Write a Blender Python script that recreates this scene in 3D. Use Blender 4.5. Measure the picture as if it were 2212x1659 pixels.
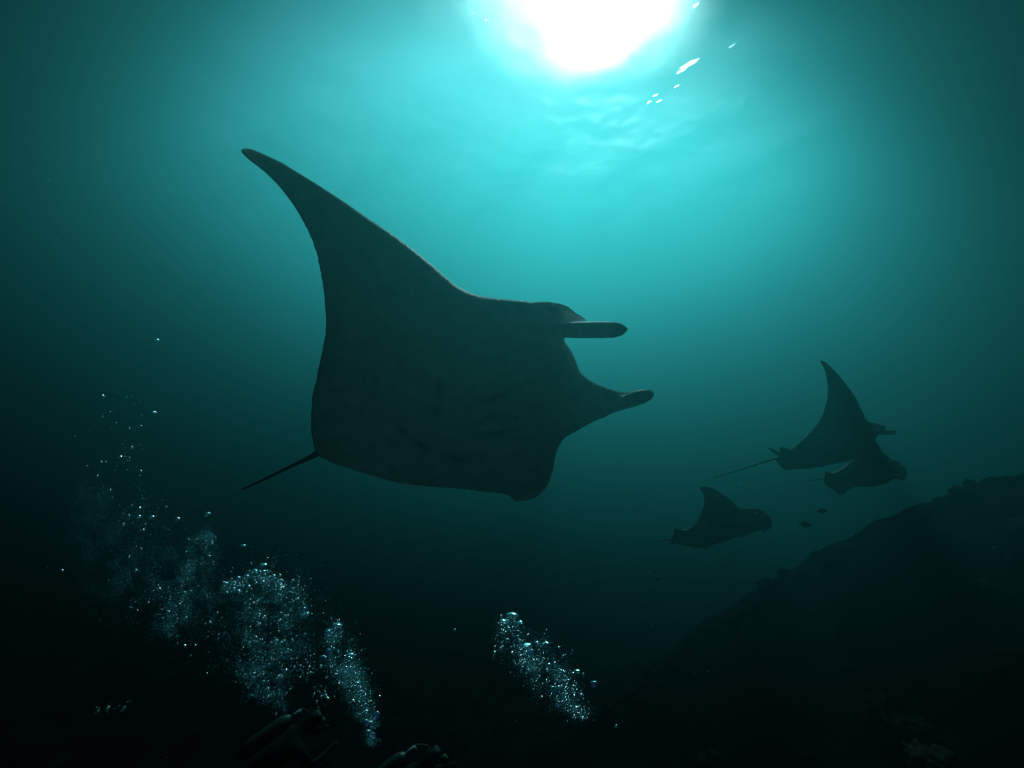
import bpy, bmesh, math, random
import numpy as np
from mathutils import Vector, Matrix, noise
from mathutils.geometry import delaunay_2d_cdt

for _o in list(bpy.data.objects):
    bpy.data.objects.remove(_o)
S = bpy.context.scene
COL = S.collection
R = math.radians
rnd = random.Random(7)

# ------------------------------------------------------------------ camera
W, H, F = 1024.0, 768.0, 460.0          # picture size and focal length in pixels
CAM_Z = 4.0                             # metres above the sandy floor
PITCH = R(8)
cam_d = bpy.data.cameras.new('camera')
cam_d.sensor_width = 36.0
cam_d.lens = 36.0 * F / W
cam_d.clip_start = 0.05
cam_d.clip_end = 2000
cam = bpy.data.objects.new('camera', cam_d)
COL.objects.link(cam)
cam.location = (0, 0, CAM_Z)
cam.rotation_euler = (R(90) + PITCH, 0, 0)
S.camera = cam
C0 = Vector((0, 0, CAM_Z))
FWD = Vector((0, math.cos(PITCH), math.sin(PITCH)))
UP = Vector((0, -math.sin(PITCH), math.cos(PITCH)))
RT = Vector((1, 0, 0))


def ray(px, py):
    return FWD + RT * ((px - W / 2) / F) - UP * ((py - H / 2) / F)


def at(px, py, d):
    """the point d metres in front of the camera on the line of sight through a pixel of the survey picture"""
    return C0 + ray(px, py) * d


# ------------------------------------------------------------------ sun, sky, exposure
SUN_DIR = ray(612, 4).normalized()
SUN_EL = math.asin(SUN_DIR.z)
SUN_AZ = math.atan2(SUN_DIR.x, SUN_DIR.y)
sun_d = bpy.data.lights.new('sun', 'SUN')
sun_d.energy = 5.0
sun_d.angle = R(8)
sun_d.color = (1.0, 0.97, 0.92)
sun = bpy.data.objects.new('sun', sun_d)
COL.objects.link(sun)
sun.rotation_euler = (-SUN_DIR).to_track_quat('-Z', 'Y').to_euler()
sun.location = (0, 0, 40)

world = bpy.data.worlds.new('World')
S.world = world
world.use_nodes = True
wn = world.node_tree.nodes
wl = world.node_tree.links
sky = wn.new('ShaderNodeTexSky')
sky.sky_type = 'NISHITA'
sky.sun_disc = False
sky.sun_elevation = SUN_EL
sky.sun_rotation = SUN_AZ
bg = wn['Background']
bg.inputs['Strength'].default_value = 0.05
wl.new(sky.outputs[0], bg.inputs['Color'])

S.view_settings.view_transform = 'Standard'
S.view_settings.look = 'None'
S.view_settings.exposure = 2.25
S.view_settings.gamma = 1.0
S.view_settings.use_curve_mapping = False
S.render.film_transparent = False
S.cycles.use_denoising = True
S.cycles.denoiser = 'OPENIMAGEDENOISE'
S.cycles.denoising_input_passes = 'RGB_ALBEDO_NORMAL'
S.cycles.denoising_prefilter = 'ACCURATE'
S.cycles.volume_bounces = 0
S.cycles.max_bounces = 8
S.cycles.caustics_refractive = False
S.cycles.caustics_reflective = False
S.cycles.transparent_max_bounces = 32
S.cycles.sample_clamp_indirect = 1.0
S.cycles.use_adaptive_sampling = False
S.cycles.pixel_filter_type = 'BLACKMAN_HARRIS'


# ------------------------------------------------------------------ helpers
def tag(o, label=None, cat=None, group=None, kind=None):
    if label: o['label'] = label
    if cat: o['category'] = cat
    if group: o['group'] = group
    if kind: o['kind'] = kind
    return o


def mesh_obj(name, verts, faces, mat=None, parent=None, smooth=True):
    me = bpy.data.meshes.new(name)
    me.from_pydata([tuple(v) for v in verts], [], faces)
    me.update()
    if smooth:
        me.polygons.foreach_set('use_smooth', [True] * len(me.polygons))
    if mat: me.materials.append(mat)
    o = bpy.data.objects.new(name, me)
    COL.objects.link(o)
    if parent: o.parent = parent
    return o


def empty(name, loc=(0, 0, 0)):
    o = bpy.data.objects.new(name, None)
    o.location = loc
    o.empty_display_size = 0.2
    COL.objects.link(o)
    return o


def new_mat(name):
    m = bpy.data.materials.new(name)
    m.use_nodes = True
    m.node_tree.nodes.clear()
    return m, m.node_tree.nodes, m.node_tree.links


def skin_mat(name, c1, c2, scale=6.0, rough=0.6, bump=0.3, spec=0.3):
    """two-tone noisy principled surface"""
    m, n, l = new_mat(name)
    out = n.new('ShaderNodeOutputMaterial')
    b = n.new('ShaderNodeBsdfPrincipled')
    b.inputs['Roughness'].default_value = rough
    b.inputs['Specular IOR Level'].default_value = spec
    tc = n.new('ShaderNodeTexCoord')
    t = n.new('ShaderNodeTexNoise')
    t.inputs['Scale'].default_value = scale
    t.inputs['Detail'].default_value = 6
    mx = n.new('ShaderNodeMix')
    mx.data_type = 'RGBA'
    mx.inputs[6].default_value = (*c1, 1)
    mx.inputs[7].default_value = (*c2, 1)
    rp = n.new('ShaderNodeMapRange')
    rp.inputs[1].default_value = 0.35
    rp.inputs[2].default_value = 0.65
    bp = n.new('ShaderNodeBump')
    bp.inputs['Strength'].default_value = bump
    l.new(tc.outputs['Object'], t.inputs['Vector'])
    l.new(t.outputs[0], rp.inputs[0])
    l.new(rp.outputs[0], mx.inputs[0])
    l.new(mx.outputs[2], b.inputs['Base Color'])
    l.new(t.outputs[0], bp.inputs['Height'])
    l.new(bp.outputs[0], b.inputs['Normal'])
    l.new(b.outputs[0], out.inputs[0])
    return m


# ------------------------------------------------------------------ the water: a closed body of murky sea and its surface
SURF_Z = 19.4
HAZE_TOP = 19.0
def make_haze():
    m, n, l = new_mat('sea_water')
    out = n.new('ShaderNodeOutputMaterial')
    sc = n.new('ShaderNodeVolumeScatter')
    sc.phase = 'DRAINE'
    sc.inputs['Anisotropy'].default_value = 0.46
    sc.inputs['Alpha'].default_value = 36.0
    sc.inputs['Color'].default_value = (*WATER_SCATTER, 1)
    sc.inputs['Density'].default_value = 1.0
    ab = n.new('ShaderNodeVolumeAbsorption')
    ab.inputs['Color'].default_value = (*[1 - a for a in WATER_ABSORB], 1)
    ab.inputs['Density'].default_value = 1.0
    ad = n.new('ShaderNodeAddShader')
    l.new(sc.outputs[0], ad.inputs[0])
    l.new(ab.outputs[0], ad.inputs[1])
    l.new(ad.outputs[0], out.inputs['Volume'])
    x, z0, z1 = 260, -6.0, HAZE_TOP
    v = [(sx * x, sy * x, z) for z in (z0, z1) for sx, sy in ((-1, -1), (1, -1), (1, 1), (-1, 1))]
    f = [(3, 2, 1, 0), (4, 5, 6, 7), (0, 1, 5, 4), (1, 2, 6, 5), (2, 3, 7, 6), (3, 0, 4, 7)]
    o = mesh_obj('haze', v, f, m, smooth=False)
    tag(o, kind='stuff')
    return o


WATER_SCATTER = (0.0056, 0.036, 0.0370)
WATER_ABSORB = (0.130, 0.067, 0.0635)
make_haze()


def axis(fine_lo, fine_hi, step, lo, hi, grow=1.25):
    a = list(np.arange(fine_lo, fine_hi + 1e-6, step))
    s = step
    while a[-1] < hi:
        s *= grow
        a.append(a[-1] + s)
    s = step
    b = []
    x = fine_lo
    while x > lo:
        s *= grow
        x -= s
        b.append(x)
    return np.array(b[::-1] + a)


def sheet(xs, ys, zf):
    nx, ny = len(xs), len(ys)
    v = [(x, y, zf(x, y)) for y in ys for x in xs]
    f = [(j * nx + i, j * nx + i + 1, (j + 1) * nx + i + 1, (j + 1) * nx + i) for j in range(ny - 1) for i in range(nx - 1)]
    return v, f


def sun_gate_at(px, py, d):
    p = at(px, py, d)
    return tuple(p + SUN_DIR * ((SURF_Z - p.z) / SUN_DIR.z))


# two clear zones added to shape the sunlight: a broad one out ahead and a narrow streak reaching in over the camera
SUN_GATES = [(sun_gate_at(432, 400, 20.0), (12.5, 17.0), (0.78, 0.8, 0.0), (0.006, 1.0)),
          (sun_gate_at(440, 400, 16.2), (9.0, 13.5), (0.9, 0.72, 0.0), (0.0, 0.7))]


def make_surface():
    m, n, l = new_mat('water_surface')
    out = n.new('ShaderNodeOutputMaterial')
    tr = n.new('ShaderNodeBsdfTransparent')
    rf = n.new('ShaderNodeBsdfRefraction')
    rf.inputs['IOR'].default_value = 1.08
    rf.inputs['Roughness'].default_value = 1.0
    rf.inputs['Color'].default_value = (1, 1, 1, 1)
    rw = n.new('ShaderNodeBsdfRefraction')            # the steeper wavelets spread the sun into a wide pale glare
    rw.inputs['IOR'].default_value = 1.2
    rw.inputs['Roughness'].default_value = 1.0
    rmix = n.new('ShaderNodeMixShader')
    rmix.inputs[0].default_value = 0.6
    l.new(rf.outputs[0], rmix.inputs[1])
    l.new(rw.outputs[0], rmix.inputs[2])
    mx = n.new('ShaderNodeMixShader')
    geo = n.new('ShaderNodeNewGeometry')
    # added clear zones pass the sunbeams, the surface outside them blocks the sun
    t = n.new('ShaderNodeTexNoise')
    t.inputs['Scale'].default_value = 0.45
    t.inputs['Detail'].default_value = 3
    l.new(geo.outputs['Position'], t.inputs['Vector'])
    rp = n.new('ShaderNodeMapRange')
    rp.inputs[1].default_value = 0.36
    rp.inputs[2].default_value = 0.62
    rp.inputs[3].default_value = 0.25
    rp.inputs[4].default_value = 0.45
    l.new(t.outputs[0], rp.inputs[0])
    wp = n.new('ShaderNodeTexNoise')
    wp.inputs['Scale'].default_value = 0.16
    wp.inputs['Detail'].default_value = 2
    l.new(geo.outputs['Position'], wp.inputs['Vector'])
    wa = n.new('ShaderNodeVectorMath')
    wa.operation = 'MULTIPLY_ADD'
    wa.inputs[1].default_value = (3, 3, 0)
    wo = n.new('ShaderNodeVectorMath')
    wo.operation = 'ADD'
    wo.inputs[1].default_value = (-1.5, -1.5, 0)
    l.new(geo.outputs['Position'], wo.inputs[0])
    l.new(wp.outputs['Color'], wa.inputs[0])
    l.new(wo.outputs[0], wa.inputs[2])
    sun_gate = None
    for centre, radii, stretch, low in SUN_GATES:
        dsub = n.new('ShaderNodeVectorMath')
        dsub.operation = 'SUBTRACT'
        dsub.inputs[1].default_value = centre
        dscl = n.new('ShaderNodeVectorMath')
        dscl.operation = 'MULTIPLY'
        dscl.inputs[1].default_value = stretch
        dist = n.new('ShaderNodeVectorMath')
        dist.operation = 'LENGTH'
        l.new(wa.outputs[0], dsub.inputs[0])
        l.new(dsub.outputs[0], dscl.inputs[0])
        l.new(dscl.outputs[0], dist.inputs[0])
        sm = n.new('ShaderNodeMapRange')
        sm.interpolation_type = 'SMOOTHSTEP'
        sm.inputs[1].default_value = radii[0]
        sm.inputs[2].default_value = radii[1]
        sm.inputs[3].default_value = low[1]
        sm.inputs[4].default_value = low[0]
        l.new(dist.outputs['Value'], sm.inputs[0])
        if sun_gate is None:
            sun_gate = sm
        else:
            mxm = n.new('ShaderNodeMath')
            mxm.operation = 'MAXIMUM'
            l.new(sun_gate.outputs[0], mxm.inputs[0])
            l.new(sm.outputs[0], mxm.inputs[1])
            sun_gate = mxm
    sm = sun_gate
    l.new(rp.outputs[0], mx.inputs[0])
    t2 = n.new('ShaderNodeTexNoise')
    t2.inputs['Scale'].default_value = 0.42
    t2.inputs['Detail'].default_value = 2.0
    l.new(geo.outputs['Position'], t2.inputs['Vector'])
    bp = n.new('ShaderNodeBump')
    bp.inputs['Strength'].default_value = 0.6
    bp.inputs['Distance'].default_value = 0.8
    l.new(t2.outputs[0], bp.inputs['Height'])
    l.new(bp.outputs[0], rf.inputs['Normal'])
    l.new(tr.outputs[0], mx.inputs[1])
    l.new(rmix.outputs[0], mx.inputs[2])
    # the flatter the look at the underside, the more it mirrors the dark water below (total internal reflection off small waves)
    dt = n.new('ShaderNodeVectorMath')
    dt.operation = 'DOT_PRODUCT'
    l.new(geo.outputs['Normal'], dt.inputs[0])
    l.new(geo.outputs['Incoming'], dt.inputs[1])
    fr = n.new('ShaderNodeMapRange')
    fr.interpolation_type = 'SMOOTHSTEP'
    fr.inputs[1].default_value = 0.40
    fr.inputs[2].default_value = 0.74
    fr.inputs[3].default_value = 1.0
    fr.inputs[4].default_value = 0.0
    ab = n.new('ShaderNodeMath')
    ab.operation = 'ABSOLUTE'
    l.new(dt.outputs['Value'], ab.inputs[0])
    l.new(ab.outputs[0], fr.inputs[0])
    gl = n.new('ShaderNodeBsdfGlossy')
    gl.inputs['Roughness'].default_value = 0.3
    mx2 = n.new('ShaderNodeMixShader')
    cl = n.new('ShaderNodeMath')
    cl.operation = 'SUBTRACT'
    cl.inputs[0].default_value = 1.0
    l.new(fr.outputs[0], cl.inputs[1])
    cm = n.new('ShaderNodeMath')
    cm.operation = 'MULTIPLY'
    l.new(cl.outputs[0], cm.inputs[0])
    l.new(sm.outputs[0], cm.inputs[1])
    ci = n.new('ShaderNodeMath')
    ci.operation = 'SUBTRACT'
    ci.inputs[0].default_value = 1.0
    l.new(cm.outputs[0], ci.inputs[1])
    l.new(ci.outputs[0], mx2.inputs[0])
    l.new(mx.outputs[0], mx2.inputs[1])
    l.new(gl.outputs[0], mx2.inputs[2])
    l.new(mx2.outputs[0], out.inputs[0])
    xs = axis(-18, 22, 0.3, -300, 300)
    ys = axis(-8, 34, 0.3, -300, 300)

    def z(x, y):
        return SURF_Z + 0.05 * math.sin(x * 0.9 + 0.5 * y + 1.2 * math.sin(y * 0.31)) + 0.07 * (noise.noise(Vector((x * 0.55, y * 0.4, 3.1)))) + 0.02 * noise.noise(Vector((x * 1.9, y * 1.6, 9)))
    v, f = sheet(xs, ys, z)
    o = mesh_obj('water_surface', v, f, m)
    tag(o, kind='structure')
    return o


make_surface()


# ------------------------------------------------------------------ reef slope and sandy floor: one sheet
FLOOR_Z = 0.2
CREST = [at(1250, 395, 4.90), at(1120, 432, 4.90), at(1024, 470, 5.01), at(960, 488, 5.11), at(890, 512, 5.22), at(830, 541, 5.33),
         at(775, 575, 5.44), at(716, 612, 5.55), at(664, 660, 5.60), at(610, 700, 5.44), at(560, 745, 5.22)]


def crest_near(x, y):
    """nearest point of the ridge line seen from above: height there and the distance to it, negative on the camera's side"""
    best = None
    for a, b in zip(CREST, CREST[1:]):
        dx, dy = b.x - a.x, b.y - a.y
        t = max(0.0, min(1.0, ((x - a.x) * dx + (y - a.y) * dy) / (dx * dx + dy * dy)))
        qx, qy = a.x + t * dx, a.y + t * dy
        d2 = (x - qx) ** 2 + (y - qy) ** 2
        if best is None or d2 < best[0]:
            side = dx * (y - a.y) - dy * (x - a.x)
            best = (d2, a.z + t * (b.z - a.z), 1.0 if side < 0 else -1.0)
    return best[1], math.sqrt(best[0]) * best[2]


def smax(a, b, k):
    h = max(k - abs(a - b), 0.0) / k
    return max(a, b) + h * h * k * 0.25


def ground_z(x, y):
    zc, d = crest_near(x, y)
    if d < 0:
        z = zc - 0.10 + 0.42 * d if d > -9 else zc - 3.88 + 0.2 * (d + 9)
    else:
        z = zc - 0.10 - 0.25 * d - 0.12 * min(d, 4) ** 2
    z = max(z, -3.5)
    base = FLOOR_Z + 0.25 * noise.noise(Vector((x * 0.13, y * 0.13, 1.0)))
    amp = max(0.0, min(1.0, (z - base + 0.9) / 1.4))
    z = smax(z, base, 0.8)
    near = 1.0 if abs(x) < 40 and abs(y) < 40 else 0.0
    if near:
        p = Vector((x, y, 0.7 * z))
        z += (0.03 + 0.05 * amp) * noise.noise(p * 0.9) + (0.015 + 0.06 * amp) * noise.noise(p * 2.3 + Vector((7, 1, 3))) \
            + (0.008 + 0.05 * amp) * noise.noise(p * 5.5 + Vector((2, 5, 9)))
    return z


def reef_material():
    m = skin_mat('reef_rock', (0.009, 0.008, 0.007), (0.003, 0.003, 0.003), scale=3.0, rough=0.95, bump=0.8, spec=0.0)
    # unseen pale sand added under the camera to bounce light upward, dark rubble beyond
    n, l = m.node_tree.nodes, m.node_tree.links
    bs = next(x for x in n if x.type == 'BSDF_PRINCIPLED')
    rock = bs.inputs['Base Color'].links[0].from_socket
    geo = n.new('ShaderNodeNewGeometry')
    sx = n.new('ShaderNodeSeparateXYZ')
    l.new(geo.outputs['Position'], sx.inputs[0])
    nz = n.new('ShaderNodeTexNoise')
    nz.inputs['Scale'].default_value = 0.9
    nz.inputs['Detail'].default_value = 5
    l.new(geo.outputs['Position'], nz.inputs['Vector'])
    ad = n.new('ShaderNodeMath')
    ad.operation = 'MULTIPLY_ADD'
    ad.inputs[1].default_value = 2.2
    l.new(nz.outputs[0], ad.inputs[0])
    l.new(sx.outputs[1], ad.inputs[2])
    mr = n.new('ShaderNodeMapRange')
    mr.interpolation_type = 'SMOOTHSTEP'
    mr.inputs[1].default_value = 3.2
    mr.inputs[2].default_value = 4.4
    mr.inputs[3].default_value = 1.0
    mr.inputs[4].default_value = 0.0
    l.new(ad.outputs[0], mr.inputs[0])
    mz = n.new('ShaderNodeMix')
    mz.data_type = 'RGBA'
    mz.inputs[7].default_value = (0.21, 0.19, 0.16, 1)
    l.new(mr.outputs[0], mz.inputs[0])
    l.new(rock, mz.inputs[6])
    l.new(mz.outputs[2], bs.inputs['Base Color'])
    return m


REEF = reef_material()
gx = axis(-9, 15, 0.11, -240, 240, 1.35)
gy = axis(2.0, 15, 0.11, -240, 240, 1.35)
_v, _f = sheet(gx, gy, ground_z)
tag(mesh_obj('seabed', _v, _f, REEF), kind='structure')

# ------------------------------------------------------------------ coral lumps and boulders sitting on the slope
CORAL = [skin_mat('coral_dark', (0.018, 0.016, 0.014), (0.006, 0.006, 0.006), scale=7, rough=0.95, bump=0.9, spec=0.0),
         skin_mat('coral_pale', (0.035, 0.032, 0.026), (0.010, 0.010, 0.009), scale=9, rough=0.95, bump=0.9, spec=0.0)]


def lump_mesh(seed, flat, knobs):
    bm = bmesh.new()
    bmesh.ops.create_icosphere(bm, subdivisions=4, radius=1.0)
    off = Vector((seed * 3.7, seed * 1.3, seed * 2.1))
    for v in bm.verts:
        p = v.co.copy()
        k = 1 + 0.34 * noise.noise(p * 1.3 + off) + 0.22 * noise.noise(p * 3.1 + off) + knobs * abs(noise.noise(p * 6.0 + off))
        v.co = p * k
        v.co.z *= flat
    me = bpy.data.meshes.new('coral_head')
    bm.to_mesh(me)
    bm.free()
    me.polygons.foreach_set('use_smooth', [True] * len(me.polygons))
    return me


LUMPS = [lump_mesh(i, f, k) for i, (f, k) in enumerate(((0.85, 0.5), (0.9, 0.7), (1.1, 0.5), (0.7, 0.6), (1.0, 0.9)))]
LUMPS_PALE = [me.copy() for me in LUMPS]
for me in LUMPS: me.materials.append(CORAL[0])
for me in LUMPS_PALE: me.materials.append(CORAL[1])


def coral(x, y, r, label, group, pale=False):
    me = rnd.choice(LUMPS_PALE if pale else LUMPS)
    o = bpy.data.objects.new('coral_head', me)
    o.location = (x, y, ground_z(x, y) - 0.05 * r)
    o.rotation_euler = (rnd.uniform(-.25, .25), rnd.uniform(-.25, .25), rnd.uniform(0, 6.28))
    o.scale = (r * rnd.uniform(.85, 1.2), r * rnd.uniform(.85, 1.2), r * rnd.uniform(.8, 1.25))
    COL.objects.link(o)
    tag(o, label, 'coral', group)


def seen_at(p):
    d = Vector(p) - C0
    return W / 2 + F * d.x / d.dot(FWD), H / 2 - F * d.dot(UP) / d.dot(FWD)


def ridge_place(x):
    return ('near the right picture edge' if x > 960 else 'right of the half hidden ray' if x > 890 else 'under the half hidden ray'
            if x > 815 else 'right of the lowest ray' if x > 750 else 'below the lowest ray' if x > 680 else 'at the low end by the centre')


def face_place(x, y):
    return ('upper' if y < 590 else 'middle' if y < 680 else 'lower') + (' right part' if x > 880 else ' central part' if x > 740 else ' left part')


for i in range(120):                                   # along the ridge
    t = (i + rnd.uniform(-.4, .4)) / 120 * (len(CREST) - 3.2) + 1.1
    k = int(t)
    p = CREST[k].lerp(CREST[k + 1], t - k)
    r = rnd.choice((.03, .035, .045, .055, .07))
    x, y = p.x + rnd.uniform(-.2, .2), p.y + rnd.uniform(-.15, .15)
    coral(x, y, r, 'dark rounded coral lump on the reef ridge line, ' + ridge_place(seen_at((x, y, ground_z(x, y)))[0]),
          'coral lumps along the ridge line')
for i in range(90):                                   # on the face towards the camera
    t = rnd.uniform(0.8, len(CREST) - 1.6)
    k = int(t)
    p = CREST[k].lerp(CREST[k + 1], t - k)
    u = rnd.uniform(0.12, 0.62)
    x, y = p.x * (1 - u), p.y * (1 - u)
    coral(x, y, rnd.choice((.05, .07, .09, .12, .16)), 'dark coral lump on the shaded face of the reef slope, ' + face_place(*seen_at((x, y, ground_z(x, y)))),
          'coral lumps on the near face of the slope', pale=rnd.random() < 0.3)


# ------------------------------------------------------------------ manta rays
def ray_skin(name, back, belly, spot):
    m, n, l = new_mat(name)
    out = n.new('ShaderNodeOutputMaterial')
    b = n.new('ShaderNodeBsdfPrincipled')
    b.inputs['Roughness'].default_value = 0.55
    b.inputs['Specular IOR Level'].default_value = 0.05
    b.inputs['Subsurface Radius'].default_value = (1, 1, 1)
    b.inputs['Subsurface Scale'].default_value = 0.05
    at_ = n.new('ShaderNodeAttribute')
    at_.attribute_name = 'pattern'
    sp = n.new('ShaderNodeSeparateColor')
    l.new(at_.outputs['Color'], sp.inputs[0])
    sw = n.new('ShaderNodeMath')
    sw.operation = 'MULTIPLY'
    sw.inputs[1].default_value = 0.45
    l.new(sp.outputs[0], sw.inputs[0])
    l.new(sw.outputs[0], b.inputs['Subsurface Weight'])
    m1 = n.new('ShaderNodeMix')
    m1.data_type = 'RGBA'
    m1.inputs[6].default_value = (*back, 1)
    m1.inputs[7].default_value = (*belly, 1)
    l.new(sp.outputs[0], m1.inputs[0])
    m2 = n.new('ShaderNodeMix')
    m2.data_type = 'RGBA'
    m2.inputs[7].default_value = (*spot, 1)
    l.new(m1.outputs[2], m2.inputs[6])
    l.new(sp.outputs[1], m2.inputs[0])
    tc = n.new('ShaderNodeTexCoord')
    t = n.new('ShaderNodeTexNoise')
    t.inputs['Scale'].default_value = 9
    t.inputs['Detail'].default_value = 8
    l.new(tc.outputs['Object'], t.inputs['Vector'])
    rp = n.new('ShaderNodeMapRange')
    rp.inputs[1].default_value = 0.3
    rp.inputs[2].default_value = 0.7
    rp.inputs[3].default_value = 0.75
    rp.inputs[4].default_value = 1.15
    l.new(t.outputs[0], rp.inputs[0])
    m3 = n.new('ShaderNodeMix')
    m3.data_type = 'RGBA'
    m3.blend_type = 'MULTIPLY'
    m3.inputs[0].default_value = 1.0
    l.new(m2.outputs[2], m3.inputs[6])
    l.new(rp.outputs[0], m3.inputs[7])
    l.new(m3.outputs[2], b.inputs['Base Color'])
    t4 = n.new('ShaderNodeTexNoise')
    t4.inputs['Scale'].default_value = 120
    t4.inputs['Detail'].default_value = 3
    l.new(tc.outputs['Object'], t4.inputs['Vector'])
    bp = n.new('ShaderNodeBump')
    bp.inputs['Strength'].default_value = 0.25
    bp.inputs['Distance'].default_value = 0.01
    l.new(t4.outputs[0], bp.inputs['Height'])
    l.new(bp.outputs[0], b.inputs['Normal'])
    l.new(b.outputs[0], out.inputs[0])
    return m


MANTA = ray_skin('manta_skin', (0.018, 0.020, 0.022), (0.80, 0.80, 0.78), (0.02, 0.02, 0.02))
EYE = skin_mat('eye_black', (0.01, 0.01, 0.01), (0.015, 0.015, 0.015), rough=0.7, bump=0, spec=0.1)
LINING = skin_mat('mouth_pale', (0.75, 0.75, 0.72), (0.6, 0.6, 0.58), rough=0.6, bump=0.1)


def resample(poly, step, smooth=2):
    """closed outline, evenly spaced; corners rounded a little"""
    p = np.array(poly, float)
    for _ in range(smooth):
        q = np.roll(p, -1, axis=0)
        a, b = p * 0.78 + q * 0.22, p * 0.22 + q * 0.78
        p = np.stack([a, b], 1).reshape(-1, 2)
    q = np.vstack([p, p[:1]])
    s = np.concatenate([[0], np.cumsum(np.hypot(*np.diff(q, axis=0).T))])
    n = int(s[-1] / step)
    u = np.linspace(0, s[-1], n, endpoint=False)
    return np.stack([np.interp(u, s, q[:, 0]), np.interp(u, s, q[:, 1])], 1)


def inside(poly, pts):
    x, y = pts[:, 0], pts[:, 1]
    c = np.zeros(len(pts), bool)
    a, b = poly, np.roll(poly, -1, axis=0)
    for (x1, y1), (x2, y2) in zip(a, b):
        if y1 == y2: continue
        m = ((y1 > y) != (y2 > y)) & (x < (x2 - x1) * (y - y1) / (y2 - y1) + x1)
        c ^= m
    return c


def flat_fish(outline, step, depth, half, power=0.72, round_spots=(), pattern=None, tubes=(), mat=None, flip=1.0, back_share=1.1, belly_share=0.8, dents=(), hem=None):
    """One continuous closed body. OUTLINE is its plan in survey pixels; DEPTH(px, py) says how far each point of the mid-plane lies from the
    survey camera, so the plan becomes a bent disc at its true distance and size. The disc is then given its own thickness: a membrane height
    (Poisson) is raised on both faces along the disc's normals, thin along the wing edges and thick through the body."""
    loop = resample(outline, step)
    if hem:                                           # small scallops along the soft trailing edges
        nx = np.roll(loop, -1, 0) - np.roll(loop, 1, 0)
        nx = np.stack([nx[:, 1], -nx[:, 0]], 1) / np.maximum(np.linalg.norm(nx, axis=1, keepdims=True), 1e-9)
        w = np.array([hem(x, y) for x, y in loop])
        k = np.array([noise.noise(Vector((x * 0.22, y * 0.22, 4.0))) + 0.6 * noise.noise(Vector((x * 0.6, y * 0.6, 8.0))) for x, y in loop])
        loop = loop + nx * (w * k)[:, None]
    lo, hi = loop.min(0), loop.max(0)
    xs = np.arange(lo[0], hi[0], step)
    ys = np.arange(lo[1], hi[1], step * 0.866)
    g = np.array([(x + (0.5 * step if j % 2 else 0), y) for j, y in enumerate(ys) for x in xs])
    g = g[inside(loop, g)]
    dmin = np.full(len(g), 1e9)
    for q in loop:
        dmin = np.minimum(dmin, (g[:, 0] - q[0]) ** 2 + (g[:, 1] - q[1]) ** 2)
    g = g[dmin > (0.62 * step) ** 2]
    nb = len(loop)
    pts = np.vstack([loop, g])
    edges = [(i, (i + 1) % nb) for i in range(nb)]
    v2, _, tri, *_ = delaunay_2d_cdt([Vector(p) for p in pts], edges, [list(range(nb))], 1, 1e-4)
    P = np.array([(v.x, v.y) for v in v2])
    T = np.array([t for t in tri if len(t) == 3])
    N = len(P)
    # border vertices: those on edges used once
    from collections import Counter
    ec = Counter()
    for t in T:
        for a, b in ((t[0], t[1]), (t[1], t[2]), (t[2], t[0])):
            ec[(min(a, b), max(a, b))] += 1
    E = np.array(list(ec.keys()))
    border = np.zeros(N, bool)
    for (a, b), c in ec.items():
        if c == 1: border[a] = border[b] = True
    used = np.zeros(N, bool)
    used[T.ravel()] = True
    # membrane height: solve  sum(neighbours)(h_i - h_j) = 1  with h = 0 on the border
    free = ~border & used
    deg = np.zeros(N)
    np.add.at(deg, E[:, 0], 1)
    np.add.at(deg, E[:, 1], 1)

    def A(h):
        r = deg * h
        np.add.at(r, E[:, 0], -h[E[:, 1]])
        np.add.at(r, E[:, 1], -h[E[:, 0]])
        return np.where(free, r, 0)
    h = np.zeros(N)
    r = np.where(free, 1.0, 0.0)
    p = r.copy()
    rs = (r * r).sum()
    for _ in range(400):
        Ap = A(p)
        al = rs / max((p * Ap).sum(), 1e-12)
        h += al * p
        r -= al * Ap
        rn = (r * r).sum()
        if rn < 1e-8 * N: break
        p = r + rn / rs * p
        rs = rn
    h = np.maximum(h, 0)
    hn = h / h.max()
    D = np.array([depth(x, y) for x, y in P])
    mid = np.array([at(x, y, d) for (x, y), d in zip(P, D)])
    thick = half * hn ** power
    for cx, cy, rr, k in round_spots:                # slender parts (fins, tail root): near-round section
        w = np.clip(1.5 - np.hypot(P[:, 0] - cx, P[:, 1] - cy) / rr, 0, 1)
        rpx = 2 * np.sqrt(np.maximum(h, 0) * 0.25) * step      # local half width in pixels
        thick = thick * (1 - w) + w * np.maximum(thick, k * rpx * D / F)
    for cx, cy, rr, dep in dents:
        thick = thick - dep * np.exp(-((P[:, 0] - cx) ** 2 + (P[:, 1] - cy) ** 2) / rr ** 2) * (hn > 0)
    thick = np.maximum(thick, 0)
    nor = np.zeros((N, 3))
    a, b, c = mid[T[:, 0]], mid[T[:, 1]], mid[T[:, 2]]
    fn = np.cross(b - a, c - a)
    for k in range(3): np.add.at(nor, T[:, k], fn)
    nor /= np.maximum(np.linalg.norm(nor, axis=1, keepdims=True), 1e-9)
    view = mid - np.array(C0)
    if (nor[used] * view[used]).sum() > 0:
        nor = -nor
        flipf = True
    else:
        flipf = False
    # nor now points to the camera's side: the belly
    for _ in range(6):
        acc = nor.copy()
        np.add.at(acc, E[:, 0], nor[E[:, 1]])
        np.add.at(acc, E[:, 1], nor[E[:, 0]])
        nor = acc / np.maximum(np.linalg.norm(acc, axis=1, keepdims=True), 1e-9)
    belly = mid + nor * (thick * belly_share)[:, None]
    back = mid - nor * (thick * back_share)[:, None]
    V = [tuple(p) for p in belly]
    idx = np.arange(N)
    for i in range(N):
        if not border[i]:
            idx[i] = len(V)
            V.append(tuple(back[i]))
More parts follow.
